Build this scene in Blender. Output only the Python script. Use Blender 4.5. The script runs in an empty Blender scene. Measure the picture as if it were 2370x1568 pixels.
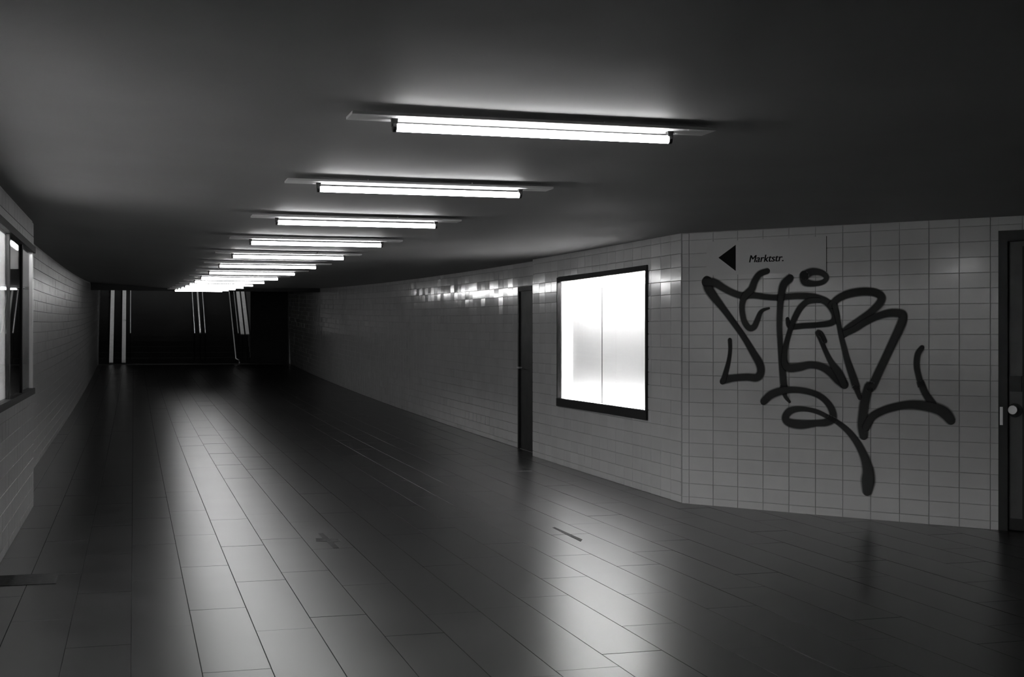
import bpy, bmesh, math, random
from mathutils import Vector, Matrix
random.seed(7)
SC = bpy.context.scene
COL = SC.collection

# ------------------------------------------------------------------ camera, world, exposure
W_PX, H_PX, F_PX = 2370.0, 1568.0, 3060.0
CAM_H, YAW = 1.49, 0.27869
cam_d = bpy.data.cameras.new('camera')
cam_d.sensor_width = 36.0
cam_d.lens = F_PX / W_PX * 36.0
cam_d.clip_end = 300
cam = bpy.data.objects.new('camera', cam_d)
cam.location = (0, 0, CAM_H)
cam.rotation_euler = (math.pi / 2, 0, -YAW)
COL.objects.link(cam)
SC.camera = cam
world = bpy.data.worlds.new('night')
SC.world = world
world.use_nodes = True
world.node_tree.nodes['Background'].inputs[0].default_value = (1, 1, 1, 1)
world.node_tree.nodes['Background'].inputs[1].default_value = 0.0004
vs = SC.view_settings
vs.view_transform = 'Standard'
vs.look = 'None'
vs.gamma = 1.0
vs.exposure = 0.0
vs.use_curve_mapping = False

TUBE_L = 23.0      # radiance of the ceiling tubes
CASE_L = 420.0      # radiance of the tube in the lit display case
VIT_L = 280.0       # radiance of the tube in the left display case

STAIR_L = 420.0  # radiance of the unseen lamp added over the stairs

# ------------------------------------------------------------------ geometry of the place
SAG_C, SAG_T = 0.00052, 7.5
def zp(t): return SAG_C * max(0.0, t - SAG_T) ** 2       # the passage rises gently towards its far end
def dzp(t): return 2 * SAG_C * max(0.0, t - SAG_T)
CY, SY = math.cos(YAW), math.sin(YAW)
def ray(x, y):
    a = (x - W_PX / 2) / F_PX; b = -(y - H_PX / 2) / F_PX
    return Vector((SY + a * CY, CY - a * SY, b))
def pixel(P):
    X = P[0] * CY - P[1] * SY; Z = P[0] * SY + P[1] * CY
    if Z < .1: return None
    return (W_PX / 2 + F_PX * X / Z, H_PX / 2 - F_PX * (P[2] - CAM_H) / Z)
def on_floor(x, y):
    r = ray(x, y); z = 0.0
    for _ in range(120):
        s = (z - CAM_H) / r.z; z = .5 * z + .5 * zp(r.y * s)
    return r.x * s, r.y * s
CEIL = 2.435
def ceil_z(x):                   # the ceiling hangs a little lower along the lamp row than at the walls
    pts = [(-1.3, 2.54), (-.855, 2.51), (.3, 2.415), (.9, 2.382), (2.3, 2.380), (3.4, 2.402), (4.75, 2.435), (20, 2.435)]
    for (x0, z0), (x1, z1) in zip(pts, pts[1:]):
        if x <= x1: return z0 + (z1 - z0) * max(0, (x - x0)) / (x1 - x0)
    return 2.435
CEIL_LAMP, CEIL_LEFT = 2.381, 2.51
X_LN, X_LF = -0.855, -1.08       # left wall: nearer part (with the glass case), farther part
Y_LN = 12.36
X_W1, X_W0 = 4.75, 4.88          # right wall: part with the lit case, farther part
Y_C, Y_W1 = 11.033, 15.65
A2 = Vector((4.753, 11.033)); U2 = Vector((6.46 - 4.753, 8.826 - 11.033)).normalized()
N2 = Vector((U2.y, -U2.x))       # towards the room
if N2.x > 0: N2 = -N2
Y_END = 43.8; Z_END = zp(Y_END)
Y_LINTEL = 36.0

# ------------------------------------------------------------------ materials
def nodes_mat(name):
    m = bpy.data.materials.new(name); m.use_nodes = True
    nt = m.node_tree
    return m, nt, nt.nodes['Principled BSDF']
def grey(v): return (v, v, v, 1)
def plain(name, v, rough=.5, metal=0, spec=.5):
    m, nt, b = nodes_mat(name)
    b.inputs['Base Color'].default_value = grey(v)
    b.inputs['Roughness'].default_value = rough
    b.inputs['Metallic'].default_value = metal
    b.inputs['Specular IOR Level'].default_value = spec
    return m
def noise_mat(name, lo, hi, scale, rough_lo, rough_hi, bump=0, bscale=200, spec=.5, per_obj=0, detail=4, stretch=(1, 1, 1)):
    m, nt, b = nodes_mat(name)
    N = nt.nodes.new; L = nt.links.new
    geo = N('ShaderNodeNewGeometry')
    mp = N('ShaderNodeMapping'); mp.inputs['Scale'].default_value = stretch
    L(geo.outputs['Position'], mp.inputs['Vector'])
    no = N('ShaderNodeTexNoise'); no.inputs['Scale'].default_value = scale; no.inputs['Detail'].default_value = detail
    L(mp.outputs[0], no.inputs['Vector'])
    mr = N('ShaderNodeMapRange'); mr.inputs['From Min'].default_value = .3; mr.inputs['From Max'].default_value = .7
    mr.inputs['To Min'].default_value = lo; mr.inputs['To Max'].default_value = hi
    L(no.outputs['Fac'], mr.inputs['Value'])
    val = mr.outputs[0]
    if per_obj:
        oi = N('ShaderNodeObjectInfo')
        m2 = N('ShaderNodeMapRange'); m2.inputs['To Min'].default_value = 1 - per_obj; m2.inputs['To Max'].default_value = 1 + per_obj
        L(oi.outputs['Random'], m2.inputs['Value'])
        mu = N('ShaderNodeMath'); mu.operation = 'MULTIPLY'; L(val, mu.inputs[0]); L(m2.outputs[0], mu.inputs[1])
        val = mu.outputs[0]
    cc = N('ShaderNodeCombineColor')
    for k in range(3): L(val, cc.inputs[k])
    L(cc.outputs[0], b.inputs['Base Color'])
    r = N('ShaderNodeMapRange'); r.inputs['From Min'].default_value = .3; r.inputs['From Max'].default_value = .7
    r.inputs['To Min'].default_value = rough_lo; r.inputs['To Max'].default_value = rough_hi
    L(no.outputs['Fac'], r.inputs['Value']); L(r.outputs[0], b.inputs['Roughness'])
    b.inputs['Specular IOR Level'].default_value = spec
    if bump:
        n2 = N('ShaderNodeTexNoise'); n2.inputs['Scale'].default_value = bscale; n2.inputs['Detail'].default_value = 2
        L(geo.outputs['Position'], n2.inputs['Vector'])
        bp = N('ShaderNodeBump'); bp.inputs['Strength'].default_value = bump; bp.inputs['Distance'].default_value = .002
        L(n2.outputs['Fac'], bp.inputs['Height']); L(bp.outputs[0], b.inputs['Normal'])
    return m
def emit_mat(name, s):
    m = bpy.data.materials.new(name); m.use_nodes = True
    nt = m.node_tree; nt.nodes.remove(nt.nodes['Principled BSDF'])
    e = nt.nodes.new('ShaderNodeEmission'); e.inputs[1].default_value = s
    nt.links.new(e.outputs[0], nt.nodes['Material Output'].inputs[0])
    return m
def glass_mat(name):
    m = bpy.data.materials.new(name); m.use_nodes = True
    nt = m.node_tree; nt.nodes.remove(nt.nodes['Principled BSDF'])
    t = nt.nodes.new('ShaderNodeBsdfTransparent'); t.inputs[0].default_value = grey(.93)
    g = nt.nodes.new('ShaderNodeBsdfGlossy'); g.inputs['Roughness'].default_value = .01; g.inputs[0].default_value = grey(1)
    geo = nt.nodes.new('ShaderNodeNewGeometry')        # Schlick reflectance, the same from both sides of the thin pane
    dt = nt.nodes.new('ShaderNodeVectorMath'); dt.operation = 'DOT_PRODUCT'
    nt.links.new(geo.outputs['Normal'], dt.inputs[0]); nt.links.new(geo.outputs['Incoming'], dt.inputs[1])
    def mth(op, a, b=None):
        q = nt.nodes.new('ShaderNodeMath'); q.operation = op
        for i, x in enumerate((a, b)):
            if x is None: continue
            if isinstance(x, (int, float)): q.inputs[i].default_value = x
            else: nt.links.new(x, q.inputs[i])
        return q.outputs[0]
    k = mth('SUBTRACT', 1.0, mth('ABSOLUTE', dt.outputs['Value']))
    fz = mth('ADD', mth('MULTIPLY', mth('POWER', k, 5.0), .96), .04)
    mx = nt.nodes.new('ShaderNodeMixShader')
    nt.links.new(fz, mx.inputs[0]); nt.links.new(t.outputs[0], mx.inputs[1]); nt.links.new(g.outputs[0], mx.inputs[2])
    nt.links.new(mx.outputs[0], nt.nodes['Material Output'].inputs[0])
    return m
M = dict(
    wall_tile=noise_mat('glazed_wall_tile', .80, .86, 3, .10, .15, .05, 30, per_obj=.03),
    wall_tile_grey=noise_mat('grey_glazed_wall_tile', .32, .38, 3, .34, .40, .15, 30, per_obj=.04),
    grout=noise_mat('wall_grout', .56, .64, 20, .8, .9),
    floor_tile=noise_mat('floor_slab',   .011, .019, 2.0, .283, .30, 0, 130, per_obj=.10, detail=2, spec=1.0),
    floor_grout=noise_mat('floor_grout', .010, .016, 20, .8, .95, spec=.2),
    ceiling=noise_mat('painted_ceiling', .27, .33, 1.2, .6, .75, .2, 90),
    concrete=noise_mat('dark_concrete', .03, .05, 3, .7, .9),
    white_enamel=plain('white_enamel', .8, .35),
    black=plain('black_plastic', .012, .45),
    tube=emit_mat('fluorescent_tube', TUBE_L),
    case_tube=emit_mat('case_tube', CASE_L),
    case_tube_low=emit_mat('case_tube_low', CASE_L * .13),
    vit_tube=emit_mat('left_case_tube', VIT_L),
    unseen_stair_tube=emit_mat('unseen_stair_tube', STAIR_L),
    vit_fill=emit_mat('left_case_fill_tube', 45.0),  # fill tube added to brighten the end panes of the left case
    case_white=plain('white_case_lining', .82, .6),
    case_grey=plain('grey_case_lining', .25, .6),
    dark_frame=plain('dark_frame_metal', .018, .65, 0, .2),
    aluminium=plain('aluminium', .6, .3, .9),
    glass=glass_mat('clear_glass'),
    door_dark=noise_mat('dark_door_paint', .010, .016, 6, .5, .6),
    door_grey=noise_mat('grey_door_paint', .07, .10, 6, .4, .55),
    steel=plain('satin_steel', .8, .35, .6),
    ramp=noise_mat('light_ramp_concrete', .68, .78, 10, .7, .85),
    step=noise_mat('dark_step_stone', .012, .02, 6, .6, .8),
    sign=plain('sign_white', .78, .3),
    ink=plain('black_ink', .02, .8, 0, .1),
    stain=noise_mat('dark_stain_and_shade', .008, .014, 30, .6, .8),  # real stain, also colours the strip that stands in for shade
)
def paint_mat():
    m, nt, b = nodes_mat('black_spray_paint')
    b.inputs['Base Color'].default_value = grey(.055); b.inputs['Roughness'].default_value = .6; b.inputs['Specular IOR Level'].default_value = .15
    N = nt.nodes.new; L = nt.links.new
    at = N('ShaderNodeAttribute'); at.attribute_name = 'cover'
    geo = N('ShaderNodeNewGeometry'); no = N('ShaderNodeTexNoise'); no.inputs['Scale'].default_value = 400
    L(geo.outputs['Position'], no.inputs['Vector'])
    mm = N('ShaderNodeMath'); mm.operation = 'MULTIPLY_ADD'; mm.inputs[1].default_value = .6; mm.inputs[2].default_value = -.3
    L(no.outputs['Fac'], mm.inputs[0])
    ad = N('ShaderNodeMath'); ad.operation = 'ADD'; ad.use_clamp = True
    mu = N('ShaderNodeMath'); mu.operation = 'MULTIPLY'; L(mm.outputs[0], mu.inputs[0]); L(at.outputs['Fac'], mu.inputs[1])
    L(mu.outputs[0], ad.inputs[0]); L(at.outputs['Fac'], ad.inputs[1])
    tr = N('ShaderNodeBsdfTransparent'); mx = N('ShaderNodeMixShader')
    L(ad.outputs[0], mx.inputs[0]); L(tr.outputs[0], mx.inputs[1]); L(b.outputs[0], mx.inputs[2])
    L(mx.outputs[0], nt.nodes['Material Output'].inputs[0])
    return m
M['paint'] = paint_mat()

# ------------------------------------------------------------------ helpers
class MB:
    def __init__(s): s.v = []; s.f = []
    def box(s, x0, x1, y0, y1, z0, z1, T=None):
        c = [(x, y, z) for z in (z0, z1) for y in (y0, y1) for x in (x0, x1)]
        s.hexa(c, T)
    def hexa(s, c, T=None):
        b = len(s.v)
        s.v += [tuple(T @ Vector(p)) if T else tuple(p) for p in c]
        s.f += [tuple(b + i for i in q) for q in ((0, 2, 3, 1), (4, 5, 7, 6), (0, 1, 5, 4), (2, 6, 7, 3), (0, 4, 6, 2), (1, 3, 7, 5))]
    def quad(s, a, b_, c, d):
        b = len(s.v); s.v += [tuple(a), tuple(b_), tuple(c), tuple(d)]; s.f.append((b, b + 1, b + 2, b + 3))
    def tube(s, pts, r, n=10, caps=True):
        pts = [Vector(p) for p in pts]; rings = []
        for i, p in enumerate(pts):
            d = (pts[min(i + 1, len(pts) - 1)] - pts[max(i - 1, 0)]).normalized()
            up = Vector((0, 0, 1)) if abs(d.z) < .95 else Vector((0, 1, 0))
            a = d.cross(up).normalized(); c = a.cross(d).normalized()
            rr = r[i] if isinstance(r, (list, tuple)) else r
            b = len(s.v)
            s.v += [tuple(p + a * rr * math.cos(2 * math.pi * k / n) + c * rr * math.sin(2 * math.pi * k / n)) for k in range(n)]
            rings.append(b)
        for b0, b1 in zip(rings, rings[1:]):
            for k in range(n): s.f.append((b0 + k, b0 + (k + 1) % n, b1 + (k + 1) % n, b1 + k))
        if caps:
            s.f.append(tuple(range(rings[0], rings[0] + n))[::-1]); s.f.append(tuple(range(rings[-1], rings[-1] + n)))
    def mesh(s, name, mat, smooth=False):
        me = bpy.data.meshes.new(name); me.from_pydata(s.v, [], s.f)
        bm = bmesh.new(); bm.from_mesh(me); bmesh.ops.recalc_face_normals(bm, faces=bm.faces); bm.to_mesh(me); bm.free()
        me.materials.append(M[mat])
        if smooth:
            for p in me.polygons: p.use_smooth = len(p.vertices) == 4
        return me
    def build(s, name, mat, parent=None, smooth=False):
        return link(name, s.mesh(name, mat, smooth), parent)
def link(name, data, parent=None, loc=None, mw=None):
    o = bpy.data.objects.new(name, data); COL.objects.link(o)
    if parent: o.parent = parent
    if loc: o.location = loc
    if mw: o.matrix_basis = mw
    return o
def tag(o, label=None, cat=None, group=None, kind=None):
    if label: o['label'] = label
    if cat: o['category'] = cat
    if group: o['group'] = group
    if kind: o['kind'] = kind
    return o
def thing(name, loc, label, cat, group=None, rz=0):
    o = link(name, None, None, loc); o.rotation_euler.z = rz; o.empty_display_size = .1
    return tag(o, label, cat, group)

# ------------------------------------------------------------------ tiled walls
TP, TR = 0.241, 0.1212           # tile pitch along the wall, and upwards
JT = 0.0042
TZ0 = 0.068                      # first joint above the floor
tile_cache = {}
def tile_shape(w, h):            # local: x along, z up, y = out of the wall (towards -y is the room)
    t, e = .007, .0012
    v = [(-w/2, 0, -h/2), (w/2, 0, -h/2), (w/2, 0, h/2), (-w/2, 0, h/2),
         (-w/2, -t + e, -h/2), (w/2, -t + e, -h/2), (w/2, -t + e, h/2), (-w/2, -t + e, h/2),
         (-w/2 + e, -t, -h/2 + e), (w/2 - e, -t, -h/2 + e), (w/2 - e, -t, h/2 - e), (-w/2 + e, -t, h/2 - e)]
    f = [(0, 1, 5, 4), (1, 2, 6, 5), (2, 3, 7, 6), (3, 0, 4, 7), (4, 5, 9, 8), (5, 6, 10, 9), (6, 7, 11, 10), (7, 4, 8, 11), (8, 9, 10, 11)]
    return v, f
def tile_mesh(w, h, mat):
    k = (round(w, 3), round(h, 3), mat)
    if k not in tile_cache:
        v, f = tile_shape(w, h)
        me = bpy.data.meshes.new('wall_tile'); me.from_pydata(v, [], f); me.materials.append(M[mat])
        tile_cache[k] = me
    return tile_cache[k]
def subtract(rects, hole):
    out = []
    hx0, hx1, hz0, hz1 = hole
    for x0, x1, z0, z1 in rects:
        if x1 <= hx0 or x0 >= hx1 or z1 <= hz0 or z0 >= hz1: out.append((x0, x1, z0, z1)); continue
        if x0 < hx0: out.append((x0, hx0, z0, z1))
        if x1 > hx1: out.append((hx1, x1, z0, z1))
        a, b = max(x0, hx0), min(x1, hx1)
        if z0 < hz0: out.append((a, b, z0, hz0))
        if z1 > hz1: out.append((a, b, hz1, z1))
    return [r for r in out if r[1] - r[0] > .012 and r[3] - r[2] > .012]
def tile_wall(parent, org, u, n, s0, s1, phase, height, holes=(), n_obj=None, z_of=None, mat='wall_tile', tilt=.003):
    """tiles on the vertical plane through org along u (2D), facing n (2D)"""
    rects = []
    k0 = math.floor((s0 - phase) / TP) - 1
    k = k0
    while phase + k * TP < s1:
        x0, x1 = phase + k * TP, phase + (k + 1) * TP
        z = TZ0 - TR
        while z < height:
            r = (max(x0 + JT/2, s0), min(x1 - JT/2, s1), max(z + JT/2, 0.002), min(z + TR - JT/2, height))
            z += TR
            if r[1] - r[0] < .012 or r[3] - r[2] < .012: continue
            rs = [r]
            for h in holes: rs = subtract(rs, h)
            rects += rs
        k += 1
    def dist(r):
        p = org + u * (r[0] + r[1]) * .5
        return p.length
    U = Vector((u.x, u.y, 0)); Nn = Vector((n.x, n.y, 0))
    base = Matrix((( U.x, -Nn.x, 0), (U.y, -Nn.y, 0), (0, 0, 1))).to_4x4()
    singles, rest = [], []
    if n_obj is None: singles = rects
    else:
        cand = []
        for r in rects:
            p = org + u * (r[0] + r[1]) * .5; q = pixel((p.x, p.y, (r[2] + r[3]) * .5 + (z_of(p.y) if z_of else 0)))
            vis = q is not None and -30 < q[0] < 2400 and -30 < q[1] < 1600
            cand.append((0 if vis else 1, dist(r), r))
        cand.sort(key=lambda c: (c[0], c[1]))
        for i, (a, d, r) in enumerate(cand):
            (singles if i < n_obj and a == 0 else rest).append(r)
    def place(r):
        p = org + u * ((r[0] + r[1]) * .5)
        zz = (r[2] + r[3]) * .5 + (z_of(p.y) if z_of else 0)
        R = Matrix.Rotation(random.gauss(0, tilt), 4, 'X') @ Matrix.Rotation(random.gauss(0, tilt), 4, 'Z')
        pr = .0 + random.uniform(-.0004, .0004)
        return Matrix.Translation((p.x + n.x * pr, p.y + n.y * pr, zz)) @ base @ R
    for r in singles:
        link('wall_tile', tile_mesh(r[1] - r[0], r[3] - r[2], mat), parent, mw=place(r))
    if rest:
        V, F = [], []
        for r in rest:
            v, f = tile_shape(r[1] - r[0], r[3] - r[2]); T = place(r); b = len(V)
            V += [tuple(T @ Vector(p)) for p in v]; F += [tuple(b + i for i in q) for q in f]
        me = bpy.data.meshes.new('far_wall_tiles'); me.from_pydata(V, [], F); me.materials.append(M[mat])
        tag(link('far_wall_tiles', me, parent), kind='stuff')
def wall_body(name, org, u, n, s0, s1, height, holes=(), z_of=None, thick=.12, top_extra=.05, depth_off=-.0025):
    """grout bed: boxes set just behind the tile faces"""
    rects = [(s0, s1, -.05, height + top_extra)]
    for h in holes: rects = subtract(rects, h)
    mb = MB()
    for x0, x1, z0, z1 in rects:
        L = x1 - x0; k = max(1, int(L / 2.0)) if z_of else 1
        for i in range(k):
            a, b = x0 + L * i / k, x0 + L * (i + 1) / k
            c = []
            for z in (z0, z1):
                for d in (depth_off, depth_off - thick):
                    for s in (a, b):
                        p = org + u * s + n * d
                        c.append((p.x, p.y, z + (z_of(p.y) if z_of else 0)))
            mb.hexa(c)
    o = mb.build(name, 'grout'); tag(o, kind='structure')
    return o

CASE = (11.835, 14.645, .69, 2.18)        # lit case opening: y0,y1,z0,z1 on W1
VIT = (4.3, 12.22, 1.01, 2.29)            # left glass case opening
DOOR2 = (15.75, 16.75, 0.0, 2.12)         # dark door
DOOR1 = (2.787, 3.80, 0.0, 2.325)         # door on the slanted wall

EX, EY = Vector((1, 0)), Vector((0, 1))
# slanted wall
w = wall_body('wall_slanted', A2, U2, N2, 0, 8.0, CEIL, [DOOR1])
tag(w, 'slanted white tiled wall with black graffiti and sign')
tile_wall(w, A2, U2, N2, 0.004, 2.787, 2.724 - 12 * TP, CEIL - .002, [DOOR1])
tile_wall(w, A2, U2, N2, 2.787, 8.0, 2.724 - 12 * TP, CEIL - .002, [DOOR1], n_obj=0)
# wall with the lit case (direction from the corner away)
O1 = Vector((X_W1, 0))
h1 = [(CASE[0], CASE[1], CASE[2], CASE[3])]
w = wall_body('wall_right_front', O1, EY, -EX, Y_C + .004, Y_W1, CEIL, h1, zp, thick=.06)
tag(w, 'white tiled wall around the lit display case')
tile_wall(w, O1, EY, -EX, Y_C + .004, Y_W1, Y_C + .004, CEIL - .002, h1, z_of=zp, tilt=.007)
mb = MB(); mb.box(X_W1 + .003, X_W0 + .1, Y_W1 - .06, Y_W1, -.05, CEIL + .05); mb.build('return_edge', 'wall_tile', w)
# far right wall
O0 = Vector((X_W0, 0))
h0 = [DOOR2]
w = wall_body('wall_right', O0, EY, -EX, Y_W1 - .2, Y_END, CEIL, h0, zp)
tag(w, 'long white tiled wall running back past the dark door')
tile_wall(w, O0, EY, -EX, Y_W1 - .2, Y_END, 16.75, CEIL - .002, h0, n_obj=300, z_of=zp, tilt=.008)
# left walls
OL = Vector((X_LN, 0))
hl = [(VIT[0], VIT[1], VIT[2], VIT[3])]
w = wall_body('wall_left_front', OL, EY, EX, -4.0, Y_LN, CEIL_LEFT, hl, zp, thick=.06)
tag(w, 'tiled wall below and around the dark glass case')
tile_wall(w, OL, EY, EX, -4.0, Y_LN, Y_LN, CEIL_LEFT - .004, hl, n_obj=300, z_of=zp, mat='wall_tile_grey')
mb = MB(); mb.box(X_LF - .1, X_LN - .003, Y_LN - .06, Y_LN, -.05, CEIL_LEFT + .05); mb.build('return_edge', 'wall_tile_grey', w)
OF = Vector((X_LF, 0))
w = wall_body('wall_left', OF, EY, EX, Y_LN - .06, Y_END, CEIL_LEFT, (), zp)
tag(w, 'long tiled wall running back behind the glass case')
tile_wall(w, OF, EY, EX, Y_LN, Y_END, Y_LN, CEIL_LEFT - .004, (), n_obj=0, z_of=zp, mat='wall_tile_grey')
# walls behind and beside the camera (never in the picture, they close the room)
PE = A2 + U2 * 8.0
mb = MB(); mb.box(PE.x, PE.x + .12, -4.0, PE.y + .1, -.05, CEIL + .05)
tag(mb.build('wall_side', 'wall_tile'), kind='structure')
mb = MB(); mb.box(X_LN - .1, PE.x + .12, -4.12, -4.0, -.05, CEIL + .05)
tag(mb.build('wall_back', 'wall_tile'), kind='structure')

# ------------------------------------------------------------------ floor
ys = [-4.2, 2, 7.5] + [7.5 + i for i in range(1, 38)]
mb = MB()
for a, b in zip(ys, ys[1:]):
    xr = PE.x + .1 if a < 11 else X_W0 + .2
    za, zb = zp(a) - .003, zp(b) - .003
    mb.hexa([(X_LF - .2, a, za - .1), (xr, a, za - .1), (X_LF - .2, b, zb - .1), (xr, b, zb - .1),
             (X_LF - .2, a, za), (xr, a, za), (X_LF - .2, b, zb), (xr, b, zb)])
floor = mb.build('floor', 'floor_grout'); tag(floor, 'dark polished slab floor of the passage', kind='structure')
FW, FA0, FL, FJ = 0.30472, -0.01166, 1.41, .0045
def room_x(y0, y1):
    ym = (y0 + y1) / 2
    lo = X_LN if y0 < Y_LN - .3 else X_LF
    if y1 > Y_W1: hi = X_W0
    elif y0 >= Y_C - .01: hi = X_W1
    else: hi = min(PE.x, A2.x + (Y_C - y0) / -U2.y * U2.x)
    return lo, hi
known = {7: 5.875, 8: 6.42, 9: 7.21, 6: 5.64, 4: 9.35, 3: 8.49}
slab_cache = {}
def slab_shape(w_, l_):
    e, t = .0004, .003
    v = [(-w_/2, -l_/2, -t), (w_/2, -l_/2, -t), (w_/2, l_/2, -t), (-w_/2, l_/2, -t),
         (-w_/2, -l_/2, -e), (w_/2, -l_/2, -e), (w_/2, l_/2, -e), (-w_/2, l_/2, -e),
         (-w_/2 + e, -l_/2 + e, 0), (w_/2 - e, -l_/2 + e, 0), (w_/2 - e, l_/2 - e, 0), (-w_/2 + e, l_/2 - e, 0)]
    f = [(0, 1, 5, 4), (1, 2, 6, 5), (2, 3, 7, 6), (3, 0, 4, 7), (4, 5, 9, 8), (5, 6, 10, 9), (6, 7, 11, 10), (7, 4, 8, 11), (8, 9, 10, 11)]
    return v, f
slabs = []
for i in range(-4, 33):
    ph = known.get(i, (i * .53 + random.uniform(-.2, .2)) % FL)
    k = math.floor((-4 - ph) / FL)
    while ph + k * FL < Y_END:
        y0, y1 = ph + k * FL, ph + (k + 1) * FL
        k += 1
        y0, y1 = max(y0, -4.0), min(y1, Y_END)
        if y1 - y0 < .05: continue
        lo, hi = room_x(y0, y1)
        x0, x1 = FA0 + i * FW, FA0 + (i + 1) * FW
        x0, x1 = max(x0, lo), min(x1, hi)
        if x1 - x0 < .03: continue
        slabs.append((x0 + FJ/2, x1 - FJ/2, y0 + FJ/2, y1 - FJ/2))
def slab_key(r):
    c = ((r[0] + r[1]) / 2, (r[2] + r[3]) / 2)
    q = pixel((c[0], c[1], zp(c[1])))
    vis = q is not None and -80 < q[0] < 2450 and q[1] < 1700
    return (0 if vis else 1, c[1])
slabs.sort(key=slab_key)
V, F = [], []
for n, r in enumerate(slabs):
    w_, l_ = r[1] - r[0], r[3] - r[2]
    yc = (r[2] + r[3]) / 2
    T = Matrix.Translation(((r[0] + r[1]) / 2, yc, (zp(r[2]) + zp(r[3])) / 2)) @ Matrix.Rotation(math.atan(dzp(yc)) + random.gauss(0, .0006), 4, 'X') @ Matrix.Rotation(random.gauss(0, .001), 4, 'Y')
    if n < 300:
        kk = (round(w_, 3), round(l_, 3))
        if kk not in slab_cache:
            v, f = slab_shape(w_, l_)
            me = bpy.data.meshes.new('floor_slab'); me.from_pydata(v, [], f); me.materials.append(M['floor_tile']); slab_cache[kk] = me
        link('floor_slab', slab_cache[kk], floor, mw=T)
    else:
        v, f = slab_shape(w_, l_); b = len(V)
        V += [tuple(T @ Vector(p)) for p in v]; F += [tuple(b + i for i in q) for q in f]
me = bpy.data.meshes.new('far_floor_slabs'); me.from_pydata(V, [], F); me.materials.append(M['floor_tile'])
tag(link('far_floor_slabs', me, floor), kind='stuff')

# ------------------------------------------------------------------ ceiling and lintel
ysc = [y for y in ys if y < Y_LINTEL] + [Y_LINTEL + .15]
xsc = [-1.2, -.855, -.6, -.3, 0, .3, .6, .9, 1.5, 2.3, 2.85, 3.4, 4.1, 4.75, 5.1, PE.x + .12]
def soft(x): return sum(ceil_z(x + d) for d in (-.3, -.15, 0, .15, .3)) / 5
mb = MB()
nx = len(xsc)
for k, dz in enumerate((0, .15)):
    for y in ysc:
        for x in xsc: mb.v.append((x, y, zp(y) + soft(x) + dz))
ny = len(ysc)
for j in range(ny - 1):
    for i in range(nx - 1):
        a = j * nx + i; q = nx * ny
        if ysc[j] > 15.5 and i == nx - 2: continue
        mb.f += [(a, a + nx, a + nx + 1, a + 1), (a + q, a + 1 + q, a + nx + 1 + q, a + nx + q)]
me = bpy.data.meshes.new('ceiling'); me.from_pydata(mb.v, [], mb.f); me.materials.append(M['ceiling'])
for p in me.polygons: p.use_smooth = True
tag(link('ceiling', me), 'grey painted ceiling of the passage', kind='structure')
mb = MB(); mb.box(X_LF - .1, X_W0 + .1, Y_LINTEL + .25, Y_END - .02, Z_END + 2.46, Z_END + 2.7)  # slab added out of view to keep stair light off the passage floor
tag(mb.build('light_block_slab', 'concrete'), 'unseen dark slab added between the lintel and the stairs to block stair light', kind='structure')
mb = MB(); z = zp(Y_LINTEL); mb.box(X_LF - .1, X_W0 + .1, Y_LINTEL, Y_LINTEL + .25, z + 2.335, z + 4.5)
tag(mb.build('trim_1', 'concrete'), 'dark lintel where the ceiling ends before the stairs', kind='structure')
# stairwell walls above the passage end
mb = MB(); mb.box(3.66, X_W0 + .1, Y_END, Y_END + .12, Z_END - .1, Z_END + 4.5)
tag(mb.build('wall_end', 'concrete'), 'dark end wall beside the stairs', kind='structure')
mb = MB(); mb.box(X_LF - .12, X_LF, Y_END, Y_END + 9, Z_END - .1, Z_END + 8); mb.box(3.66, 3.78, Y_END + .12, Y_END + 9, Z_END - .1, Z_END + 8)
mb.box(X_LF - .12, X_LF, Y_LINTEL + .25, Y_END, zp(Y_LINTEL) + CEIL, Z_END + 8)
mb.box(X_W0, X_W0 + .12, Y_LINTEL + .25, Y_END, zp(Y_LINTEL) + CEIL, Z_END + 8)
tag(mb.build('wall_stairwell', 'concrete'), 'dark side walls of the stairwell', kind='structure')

# ------------------------------------------------------------------ fluorescent lamps
def body_mesh():
    L, zt, zb = .757, .011, 0.0
    mb = MB()
    wt, wb = .078, .074
    mb.hexa([(-L, -wb, zb), (L, -wb, zb), (-L, wb, zb), (L, wb, zb), (-L, -wt, zt), (L, -wt, zt), (-L, wt, zt), (L, wt, zt)])
    return mb.mesh('lamp_body', 'white_enamel')
def holder_mesh():
    mb = MB(); h = .013
    mb.hexa([(-.010, -.010, -.02), (.010, -.010, -.02), (-.010, .010, -.02), (.010, .010, -.02), (-h, -.014, .002), (h, -.014, .002), (-h, .014, .002), (h, .014, .002)])
    mb.box(-.011, .011, -.011, .011, -.03, -.003)
    mb.tube([(-.007, 0, -.034), (.007, 0, -.034)], .0185, 12)
    return mb.mesh('tube_holder', 'black')
mb = MB(); mb.tube([(-.572, 0, 0), (.572, 0, 0)], .0165, 12); me_tube = mb.mesh('fluorescent_tube', 'tube', True); me_tube2 = mb.mesh('fluorescent_tube', 'unseen_stair_tube', True)
mb = MB(); mb.tube([(-.014, 0, 0), (.014, 0, 0)], .0172, 12); me_cap = mb.mesh('tube_end_cap', 'aluminium', True)
mb = MB(); mb.tube([(0, 0, .008), (0, 0, CEIL_LAMP - CAM_H - 0.860)], .004, 8); me_mount = mb.mesh('ceiling_mount', 'white_enamel')
mb = MB(); mb.box(-.004, .004, -.0685, .0685, .0, .041); me_end = mb.mesh('body_end_plate', 'aluminium')
me_body, me_holder = body_mesh(), holder_mesh()
XL, XR = .980, 2.139
LAMP_T = [5.097 + 2.2085 * i for i in range(14)]
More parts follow.
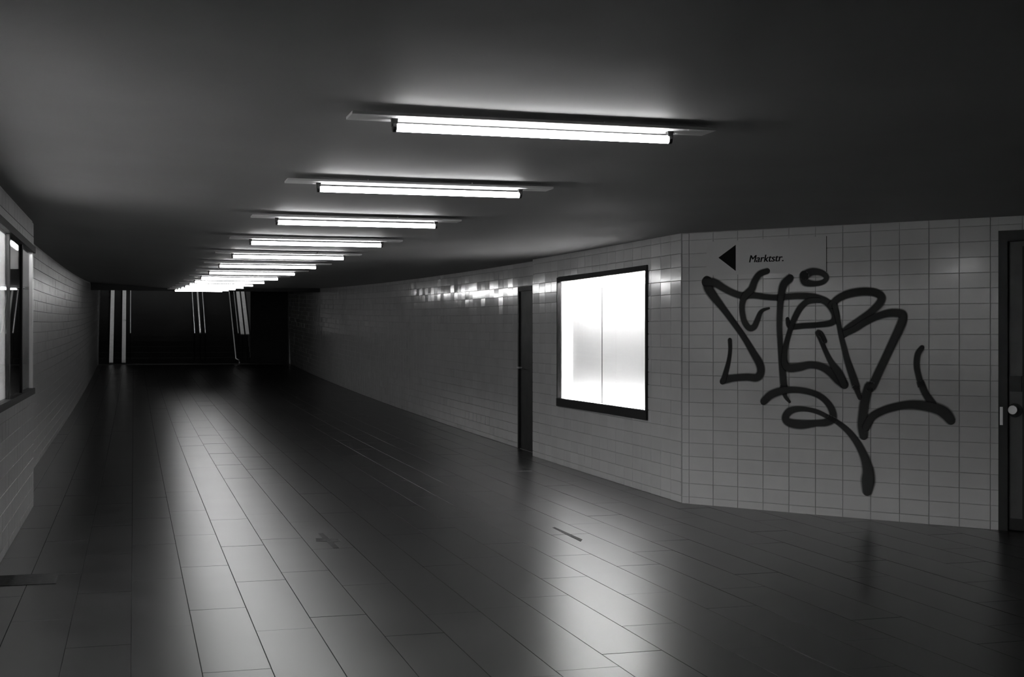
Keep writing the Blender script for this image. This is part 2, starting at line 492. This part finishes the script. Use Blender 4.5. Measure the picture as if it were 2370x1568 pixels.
ORD = ['', 'second ', 'third ', 'fourth ', 'fifth ', 'sixth ', 'seventh ', 'eighth ', 'ninth ', 'tenth ', 'eleventh ', 'twelfth ', 'thirteenth ']
def lamp_label(i):
    if i == 0: return 'glowing tube lamp at the end of the ceiling row farthest from the stairs'
    if i == 13: return 'glowing tube lamp beside the dark lintel before the stairs'
    return ORD[i] + 'glowing tube lamp of the ceiling row, counted towards the stairs'
def make_lamp(t, i):
    base = CAM_H + 0.860 + zp(t)
    o = thing('fluorescent_lamp', ((XL + XR) / 2, t, base), lamp_label(i), 'lamp', 'fluorescent lamps in a row along the ceiling')
    link('lamp_body', me_body, o)
    for sx in (-1, 1):
        link('tube_holder', me_holder, o, (sx * (XR - XL) / 2, 0, 0))
    for sx in (-.3, .3): link('ceiling_mount', me_mount, o, (sx, .02, 0))
    tb = link('fluorescent_tube', me_tube, o, (0, 0, -.034))
    return o
for i, t in enumerate(LAMP_T): make_lamp(t, i)

# ------------------------------------------------------------------ lit display case in the right wall
y0, y1, z0, z1 = CASE
zc = zp(13.2)
D = .17
o = thing('lit_display_case', (X_W1, (y0 + y1) / 2, z0 + zc), 'brightly lit empty white display case with two panes and black frame', 'display case')
def part(name, mat, box, par, smooth=False):
    mb = MB()
    l = par.matrix_basis.translation if par.parent is None else None
    bx = list(box)
    off = par.location
    mb.box(bx[0] - off.x, bx[1] - off.x, bx[2] - off.y, bx[3] - off.y, bx[4] - off.z, bx[5] - off.z)
    return mb.build(name, mat, par)
zz0, zz1 = z0 + zc, z1 + zc
ym = 13.18
part('back_panel', 'case_white', (X_W1 + D, X_W1 + D + .012, y0 + .02, ym - .003, zz0, zz1), o)
part('back_panel', 'case_white', (X_W1 + D, X_W1 + D + .012, ym + .003, y1 - .02, zz0, zz1), o)
part('panel_joint', 'dark_frame', (X_W1 + D + .004, X_W1 + D + .02, ym - .01, ym + .01, zz0, zz1), o)
part('side_panel', 'case_white', (X_W1 + .02, X_W1 + D + .012, y1 - .03, y1 - .02, zz0, zz1), o)
part('side_panel', 'case_white', (X_W1 + .02, X_W1 + D + .012, y0 + .02, y0 + .03, zz0, zz1), o)
part('case_floor', 'case_white', (X_W1 + .03, X_W1 + D + .012, y0 + .02, y1 - .02, zz0 + .05, zz0 + .062), o)
part('case_top', 'case_white', (X_W1 + .02, X_W1 + D + .012, y0 + .02, y1 - .02, zz1 - .02, zz1 - .01), o)
fr = [('frame_bar', (X_W1 - .02, X_W1 + .03, y0, y1, zz1 - .05, zz1)), ('frame_bar', (X_W1 - .02, X_W1 + .03, y1 - .03, y1, zz0 + .09, zz1 - .05)),
      ('frame_bar', (X_W1 - .02, X_W1 + .03, y0, y0 + .045, zz0 + .09, zz1 - .05)), ('sill', (X_W1 - .025, X_W1 + .03, y0, y1, zz0, zz0 + .09))]
for n_, b_ in fr: part(n_, 'dark_frame', b_, o)
part('glass_pane', 'glass', (X_W1 + .010, X_W1 + .013, y0 + .045, ym - .001, zz0 + .09, zz1 - .05), o)
part('glass_pane', 'glass', (X_W1 + .010, X_W1 + .013, ym + .001, y1 - .03, zz0 + .09, zz1 - .05), o)
part('glass_joint', 'dark_frame', (X_W1 + .009, X_W1 + .014, ym - .004, ym + .004, zz0 + .09, zz1 - .05), o)
c = o.location
for tz, m_ in ((zz1 - .032, 'case_tube'), (zz0 + .078, 'case_tube_low')):
    mb = MB(); mb.tube([(X_W1 + .055 - c.x, y0 + .08 - c.y, tz - c.z), (X_W1 + .055 - c.x, y1 - .08 - c.y, tz - c.z)], .012, 12)
    mb.build('case_tube', m_, o, True)

# ------------------------------------------------------------------ glass case in the left wall
y0, y1, z0, z1 = VIT
o = thing('glass_display_case', (X_LN, 9.3, z0), 'long glass display case with slim dark mullions, with an added fill tube in its dim end', 'display case')
dp = .3
YD = 10.02
part('back_panel', 'case_white', (X_LN - dp - .012, X_LN - dp, y0, YD, z0, z1), o)
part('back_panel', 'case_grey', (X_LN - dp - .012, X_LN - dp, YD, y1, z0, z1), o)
part('divider', 'case_white', (X_LN - dp, X_LN - .02, YD - .006, YD + .006, z0 + .012, z1 - .012), o)
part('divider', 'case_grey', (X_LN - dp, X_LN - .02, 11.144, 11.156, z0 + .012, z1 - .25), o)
part('side_panel', 'case_white', (X_LN - dp, X_LN - .02, y1 - .012, y1, z0, z1), o)
part('side_panel', 'case_white', (X_LN - dp, X_LN - .02, y0, y0 + .012, z0, z1), o)
part('case_floor', 'case_white', (X_LN - dp, X_LN - .02, y0, y1, z0, z0 + .012), o)
part('case_top', 'case_white', (X_LN - dp, X_LN - .02, y0, y1, z1 - .012, z1), o)
part('frame_bar', 'dark_frame', (X_LN - .03, X_LN + .03, y0, y1 + .06, z1 - .055, z1), o)
part('sill', 'dark_frame', (X_LN - .03, X_LN + .03, y0, y1, z0, z0 + .05), o)
tag(part('end_frame', 'white_enamel', (X_LN - .03, X_LN + .012, y1 - .05, y1, z0 + .05, z1 - .055), o), 'pale end frame')
mul = [5.6, 6.7, 7.8, 8.9, YD, 11.15]
for m_ in mul: part('mullion', 'dark_frame', (X_LN - .02, X_LN + .008, m_ - .04, m_ + .04, z0 + .05, z1 - .055), o)
es = [y0] + mul + [y1 - .05]
for a, b in zip(es, es[1:]):
    part('glass_pane', 'glass', (X_LN - .006, X_LN - .002, a + (.04 if a != y0 else 0), b - (.04 if b in mul else 0), z0 + .05, z1 - .055), o)
c = o.location
for ya_, yb_, m_ in ((y0 + .2, 7.0, 'vit_tube'), (7.2, YD - .15, 'vit_tube'), (11.35, 12.1, 'vit_fill')):  # the last one is an added fill light in the unlit end
    mb = MB(); mb.tube([(X_LN - .1 - c.x, ya_ - c.y, z1 - .03 - c.z), (X_LN - .1 - c.x, yb_ - c.y, z1 - .03 - c.z)], .013, 12)
    mb.build('case_tube', m_, o, True)

# ------------------------------------------------------------------ doors
y0, y1, z0, z1 = DOOR2
zc = zp(16.2)
d2 = link('door_2', None, None, (X_W0, y0, zc)); tag(d2, 'dark door standing in a niche beside the lit display case', kind='structure')
part('door_leaf', 'door_dark', (X_W0 + .01, X_W0 + .05, y0 + .05, y1 - .05, zc, zc + z1 - .05), d2)
for b_ in ((X_W0 - .01, X_W0 + .06, y0, y0 + .05, zc, zc + z1), (X_W0 - .01, X_W0 + .06, y1 - .05, y1, zc, zc + z1), (X_W0 - .01, X_W0 + .06, y0 + .05, y1 - .05, zc + z1 - .05, zc + z1)):
    part('door_frame', 'door_dark', b_, d2)
mb = MB(); c = d2.location
P = [(X_W0 + .01, 16.62, 1.07), (X_W0 - .055, 16.62, 1.07), (X_W0 - .06, 16.5, 1.07)]
mb.tube([(a - c.x, b - c.y, zz) for a, b, zz in P], .011, 8); mb.build('door_handle', 'steel', d2)
# door in the slanted wall
def w2(s, d, z): p = A2 + U2 * s + N2 * d; return (p.x, p.y, z)
ang = math.atan2(U2.y, U2.x)
d1 = link('door_1', None, None, w2(DOOR1[0], 0, 0)); d1.rotation_euler.z = ang
tag(d1, 'grey metal door in a dark frame beside the graffiti', kind='structure')
# local: x along the wall, -y... room side is the side of N2
sgn = 1 if Vector((-U2.y, U2.x)).dot(N2) > 0 else -1
def dpart(name, mat, x0, x1, d0, d1_, z0, z1, par=d1):
    mb = MB(); a, b = sorted((sgn * d0, sgn * d1_)); mb.box(x0, x1, a, b, z0, z1); return mb.build(name, mat, par)
DW = DOOR1[1] - DOOR1[0]
dpart('door_frame', 'door_dark', 0, .07, -.06, .015, 0, 2.325)
dpart('door_frame', 'door_dark', DW - .07, DW, -.06, .015, 0, 2.325)
dpart('door_frame', 'door_dark', .07, DW - .07, -.06, .015, 2.24, 2.325)
leaf = dpart('door_leaf', 'door_grey', .072, DW - .072, -.05, -.012, .01, 2.238)
dpart('kick_plate', 'door_dark', .08, DW - .08, -.012, -.008, .012, .10, leaf)
dpart('rim_panel', 'door_dark', .175, .21, -.012, -.004, .10, 2.2, leaf)
dpart('lock_box', 'door_dark', .08, .17, -.012, .0, 1.08, 1.2, leaf)
def disc(name, mat, x, z, r, d0, d1_, par):
    mb = MB(); mb.tube([(x, sgn * d0, z), (x, sgn * d1_, z)], r, 20); return mb.build(name, mat, par, False)
disc('knob_rose', 'door_dark', .118, .935, .055, -.012, -.004, leaf)
disc('door_knob', 'steel', .112, .94, .034, -.004, .035, leaf)
dpart('strike_plate', 'aluminium', .012, .034, .015, .018, .82, .96)

# ------------------------------------------------------------------ sign on the slanted wall
o = thing('direction_sign', w2(.25, 0, 2.05), 'flat white sign with black arrow and street name', 'sign', rz=ang)
TF = .0085
dpart('sign_plate', 'sign', 0, 1.124, .0, TF + .0015, 0, .30, o)
dpart('edge_strip', 'dark_frame', 1.124, 1.128, .0, TF + .0016, 0, .30, o)
mb = MB(); e = sgn * (TF + .0022); q = sgn * (TF + .001)
a0, a1, b0 = (.118, .155), (.287, .262), (.287, .032)
vv = [(a0[0], q, a0[1]), (a1[0], q, a1[1]), (b0[0], q, b0[1]), (a0[0], e, a0[1]), (a1[0], e, a1[1]), (b0[0], e, b0[1])]
mb.v = vv; mb.f = [(0, 1, 2), (3, 5, 4), (0, 3, 4, 1), (1, 4, 5, 2), (2, 5, 3, 0)]
mb.build('arrow', 'ink', o)
cu = bpy.data.curves.new('lettering', 'FONT'); cu.body = 'Marktstr.'; cu.size = .090; cu.shear = .22; cu.extrude = .0004
tmp = bpy.data.objects.new('lettering', cu); COL.objects.link(tmp)
bpy.context.view_layer.update()
me = bpy.data.meshes.new_from_object(tmp); bpy.data.objects.remove(tmp)
me.materials.clear(); me.materials.append(M['ink'])
bm = bmesh.new(); bm.from_mesh(me)             # heavier strokes: the letters laid twice, a hair apart
g2 = bmesh.ops.duplicate(bm, geom=bm.verts[:] + bm.edges[:] + bm.faces[:])
bmesh.ops.translate(bm, verts=[v for v in g2['geom'] if isinstance(v, bmesh.types.BMVert)], vec=(.0045, 0, .0001))
bm.to_mesh(me); bm.free()
xs = [v.co.x for v in me.vertices]; wd = max(xs) - min(xs)
lt = link('lettering', me, o); sx = .325 / wd
lt.rotation_euler.x = math.pi / 2
lt.scale = (sx, 1, 1); lt.location = (.408, sgn * (TF + .0021), .103)

# ------------------------------------------------------------------ graffiti on the slanted wall
def c5(l): return [(1550 + x / 2.89, 480 + y / 2.89, w / 2.89) for x, y, w in l]
def c6(l): return [(1550 + x / 2.89, 850 + y / 2.89, w / 2.89) for x, y, w in l]
STROKES = [
 c5([(252, 495, 58), (262, 540, 60), (300, 600, 52), (370, 690, 40), (440, 785, 36), (500, 870, 36), (560, 970, 42), (605, 1050, 48), (612, 1105, 48), (585, 1140, 46), (520, 1137, 42), (440, 1142, 42), (385, 1152, 46), (358, 1166, 36)]),
 c5([(362, 1160, 34), (382, 1095, 32), (400, 1020, 26), (408, 950, 24), (406, 890, 26)]),
 c5([(245, 500, 50), (300, 505, 48), (370, 545, 42), (430, 575, 40), (490, 592, 40), (560, 590, 36), (640, 600, 34), (720, 605, 34), (800, 598, 36), (870, 594, 36), (940, 597, 38), (1000, 610, 40), (1060, 640, 42), (1105, 700, 46), (1110, 745, 44), (1080, 775, 36), (1000, 787, 32), (900, 793, 32), (810, 798, 32), (792, 750, 24)]),
 c5([(655, 428, 34), (605, 448, 38), (572, 495, 42), (550, 550, 46), (510, 590, 44), (490, 640, 38), (489, 700, 36), (503, 765, 36), (535, 808, 36), (568, 800, 36), (590, 755, 34), (608, 710, 28), (630, 688, 20), (668, 676, 12)]),
 c5([(805, 478, 48), (765, 520, 48), (748, 600, 42), (740, 700, 36), (737, 800, 34), (742, 900, 34), (748, 1000, 34), (757, 1090, 40), (767, 1200, 42)]) + c6([(768, 120, 36), (775, 190, 26), (805, 232, 16)]),
 c5([(905, 455, 52), (960, 432, 42), (1020, 440, 34), (1052, 470, 30), (1030, 500, 28), (970, 512, 32), (910, 500, 46), (900, 460, 52)]),
 c5([(1000, 622, 30), (930, 630, 34), (880, 670, 36), (845, 730, 36), (820, 790, 32), (792, 880, 32), (774, 960, 34), (772, 1040, 42), (800, 1075, 48), (870, 1070, 46), (945, 1055, 40), (1020, 1068, 42), (1080, 1105, 48), (1130, 1150, 56), (1170, 1185, 50)]),
 c5([(1168, 1185, 40), (1140, 1120, 46), (1085, 1040, 34), (1045, 960, 28), (1012, 880, 28), (995, 840, 32), (1018, 850, 28), (1042, 895, 26)]),
 c5([(1085, 655, 40), (1130, 612, 42), (1200, 580, 44), (1290, 565, 44), (1370, 570, 44), (1420, 600, 44), (1405, 645, 44), (1350, 700, 40), (1280, 750, 38), (1210, 800, 40), (1162, 845, 44)]),
 c5([(1160, 852, 38), (1240, 815, 36), (1320, 765, 38), (1400, 728, 40), (1480, 708, 44), (1555, 715, 46), (1562, 750, 48), (1535, 820, 48), (1495, 905, 46), (1450, 1000, 44), (1400, 1105, 46), (1355, 1200, 48)]) + c6([(1335, 130, 50), (1308, 230, 52), (1298, 310, 54), (1294, 390, 58), (1300, 455, 50)]),
 c5([(1108, 660, 34), (1130, 760, 28), (1150, 860, 30), (1170, 940, 32), (1190, 1020, 36), (1220, 1110, 42), (1250, 1200, 44)]) + c6([(1252, 140, 34), (1275, 205, 24)]),
 c5([(1690, 940, 26), (1662, 985, 32), (1655, 1060, 32), (1668, 1130, 32), (1688, 1200, 36)]) + c6([(1680, 100, 38), (1715, 180, 38), (1760, 245, 40)]),
 c6([(1318, 400, 44), (1360, 330, 44), (1440, 287, 42), (1530, 262, 42), (1620, 252, 46), (1720, 262, 52), (1800, 283, 58), (1848, 312, 62), (1880, 352, 52)]),
 c6([(635, 228, 44), (680, 186, 46), (750, 160, 44), (830, 152, 36), (920, 162, 34), (1000, 190, 34), (1060, 240, 36), (1093, 300, 42), (1092, 345, 46), (1050, 370, 42), (980, 376, 38), (880, 384, 50), (800, 370, 46), (778, 338, 44), (805, 297, 42), (860, 280, 32), (930, 284, 26), (1000, 303, 26), (1070, 338, 26), (1130, 372, 28), (1200, 432, 34), (1260, 510, 40), (1305, 600, 48), (1330, 690, 62), (1330, 760, 74), (1325, 825, 56)]),
]
def wall_point(x, y):
    r = ray(x, y); s = A2.dot(N2) / Vector((r.x, r.y)).dot(N2)
    p = Vector((r.x * s, r.y * s)); return (p - A2).dot(U2), r.z * s + CAM_H
def spline(pts, n=6):
    out = []
    for i in range(len(pts) - 1):
        p0, p1, p2, p3 = pts[max(i - 1, 0)], pts[i], pts[i + 1], pts[min(i + 2, len(pts) - 1)]
        for k in range(n):
            t = k / n
            out.append(tuple(.5 * (2 * b + (c - a) * t + (2 * a - 5 * b + 4 * c - d) * t * t + (3 * b - a - 3 * c + d) * t ** 3) for a, b, c, d in zip(p0, p1, p2, p3)))
    out.append(pts[-1]); return out
gv, gf, gc = [], [], []
for si, st in enumerate(STROKES):
    ws = []
    for x, y, w_ in spline(st):
        s, z = wall_point(x, y); ws.append((s, z, w_ / 212.0))
    # rounded ends
    def cap(p, q):
        d = Vector((p[0] - q[0], p[1] - q[1])).normalized(); r = p[2] / 2
        return [(p[0] + d.x * r * math.sin(a), p[1] + d.y * r * math.sin(a), p[2] * math.cos(a)) for a in (.5, .95, 1.3, 1.5)]
    ws = cap(ws[0], ws[1])[::-1] + ws + cap(ws[-1], ws[-2])
    dep = .0112 + si * .0002
    prof = [(-1.18, 0), (-.92, .55), (-.72, 1), (0, 1), (.72, 1), (.92, .55), (1.18, 0)]
    b = len(gv)
    for i, (s, z, w_) in enumerate(ws):
        a, c = ws[max(i - 1, 0)], ws[min(i + 1, len(ws) - 1)]
        d = Vector((c[0] - a[0], c[1] - a[1])).normalized(); nrm = Vector((-d.y, d.x))
        for k, al in prof:
            gv.append(w2(s + nrm.x * k * w_ / 2, dep, z + nrm.y * k * w_ / 2)); gc.append(al)
    P = len(prof)
    for i in range(len(ws) - 1):
        for k in range(P - 1):
            j = b + i * P + k; gf.append((j, j + 1, j + P + 1, j + P))
me = bpy.data.meshes.new('graffiti_tag'); me.from_pydata(gv, [], gf)
at = me.attributes.new('cover', 'FLOAT', 'POINT'); at.data.foreach_set('value', gc)
me.materials.append(M['paint'])
tag(link('graffiti_tag', me), 'large black spray-painted graffiti lettering on the slanted tiled wall', 'graffiti')

# ------------------------------------------------------------------ stairs at the far end
TREAD, RISE = .25, .18
SX0, SX1 = X_LF + .003, 3.655
st = thing('staircase', ((SX0 + SX1) / 2, Y_END, Z_END), 'dark staircase with steel handrails and two pale pram ramp strips', 'staircase')
mb = MB(); hw = (SX1 - SX0) / 2
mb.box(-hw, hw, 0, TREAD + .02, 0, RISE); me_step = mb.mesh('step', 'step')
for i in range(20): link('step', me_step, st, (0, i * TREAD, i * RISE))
mb = MB(); mb.hexa([(-hw, .28, -.1), (hw, .28, -.1), (-hw, 20 * TREAD, -.1), (hw, 20 * TREAD, -.1), (-hw, .28, 0), (hw, .28, 0), (-hw, 20 * TREAD, 19 * RISE), (hw, 20 * TREAD, 19 * RISE)])
mb.build('stair_underside', 'concrete', st)
def incline(name, mat, x0, x1, lift, thick, label=None, yb=-.15, n=19, round_=0):
    zb = RISE * (yb / TREAD)
    p0 = Vector(((x0 + x1) / 2, Y_END + yb, Z_END + zb + RISE + lift)); p1 = Vector(((x0 + x1) / 2, Y_END + n * TREAD, Z_END + (n + 1) * RISE + lift))
    d = p1 - p0
    mb = MB()
    if round_:
        mb.tube([(0, 0, 0), tuple(d)], round_, 10)
    else:
        w_ = (x1 - x0) / 2
        mb.hexa([(-w_, 0, 0), (w_, 0, 0), (-w_, d.y, d.z), (w_, d.y, d.z), (-w_, 0, thick), (w_, 0, thick), (-w_, d.y, d.z + thick), (w_, d.y, d.z + thick)])
    o = mb.build(name, mat, st); o.location = p0 - st.location
    if label: tag(o, label)
    if lift > .5:
        for f in (.02, .35, .68, .97):
            mb = MB(); q = d * f
            mb.tube([tuple(q), (q.x, q.y, q.z - lift - .05)], .014, 8); mb.build('rail_post', 'dark_frame', o)
    return o
for x in (-.685, -.305): incline('ramp_strip', 'ramp', x - .06, x + .06, .0, .03, 'pale pram ramp strip', yb=-.22)
for x, r_ in ((-.10, .016), (1.885, .016), (2.06, .032), (2.22, .016), (3.26, .014)): incline('handrail', 'steel', x, x, .9, 0, 'steel handrail', round_=r_)
mb = MB()
mb.tube([(.10, -.12, .04), (.09, -.12, .10), (.05, -.10, .12), (.0, -.05, .15), (0, .1, .26), (0, 4.6, .26 + 4.5 * RISE / TREAD)], .02, 10)
o = mb.build('handrail', 'steel', st); o.location = Vector((3.19, Y_END - .05, Z_END)) - st.location; tag(o, 'steel rail curling down to the floor')
mb = MB(); mb.tube([(.10, -.12, 0), (.10, -.12, .05)], .03, 10); mb.build('rail_foot', 'steel', o)
for x in (3.395, 3.555): incline('coping_strip', 'ramp', x - .055, x + .055, .85, .03, 'pale coping strip')

# unseen lamp added over the stairs, behind the lintel, to brighten the rails
o = thing('unseen_stair_lamp', (1.3, Y_END + .8, Z_END + 5.6), 'unseen tube lamp added over the stairs', 'lamp')
link('lamp_body', me_body, o); tb = link('fluorescent_tube', me_tube2, o, (0, 0, -.034))
for sx in (-1, 1): link('tube_holder', me_holder, o, (sx * .58, 0, 0))
mb = MB(); mb.tube([(0, 0, .04), (0, 0, 2.2)], .012, 8); mb.build('unseen_lamp_hanger', 'black', o)

# ------------------------------------------------------------------ marks on the floor
def floor_patch(name, pts, label, cat, h=.0012, mat='stain'):
    cx = sum(p[0] for p in pts) / len(pts); cyy = sum(p[1] for p in pts) / len(pts)
    n = len(pts); mb = MB()
    mb.v = [(p[0] - cx, p[1] - cyy, 0) for p in pts] + [(p[0] - cx, p[1] - cyy, h) for p in pts]
    mb.f = [tuple(range(n))[::-1], tuple(range(n, 2 * n))] + [(i, (i + 1) % n, n + (i + 1) % n, n + i) for i in range(n)]
    o = mb.build(name, mat); o.location = (cx, cyy, zp(cyy) + .0004)
    return tag(o, label, cat)
# crossed smear
pts = [on_floor(*p) for p in ((731, 1247), (747, 1247), (737, 1236), (747, 1235), (762, 1248), (782, 1249), (788, 1254), (771, 1256), (785, 1270), (772, 1270), (757, 1255), (732, 1254))]
floor_patch('floor_stain', pts, 'dark cross-shaped smear on the floor slabs', 'stain')
pts = [on_floor(*p) for p in ((1278, 1222), (1284, 1221), (1348, 1250), (1344, 1255))]
floor_patch('floor_slot', pts, 'narrow dark slot in the bright patch of floor below the lit case', 'slot')
xa, ya = on_floor(66, 1355); xb, yb = on_floor(66, 1331); xc, _ = on_floor(132, 1343)  # shade on the floor, built as a thin dark strip
floor_patch('shade_strip', [(X_LN + .01, ya), (xc, ya), (xc, yb), (X_LN + .01, yb)], 'shade built as a dark strip on the floor at the foot of the left wall', 'strip', h=.002)
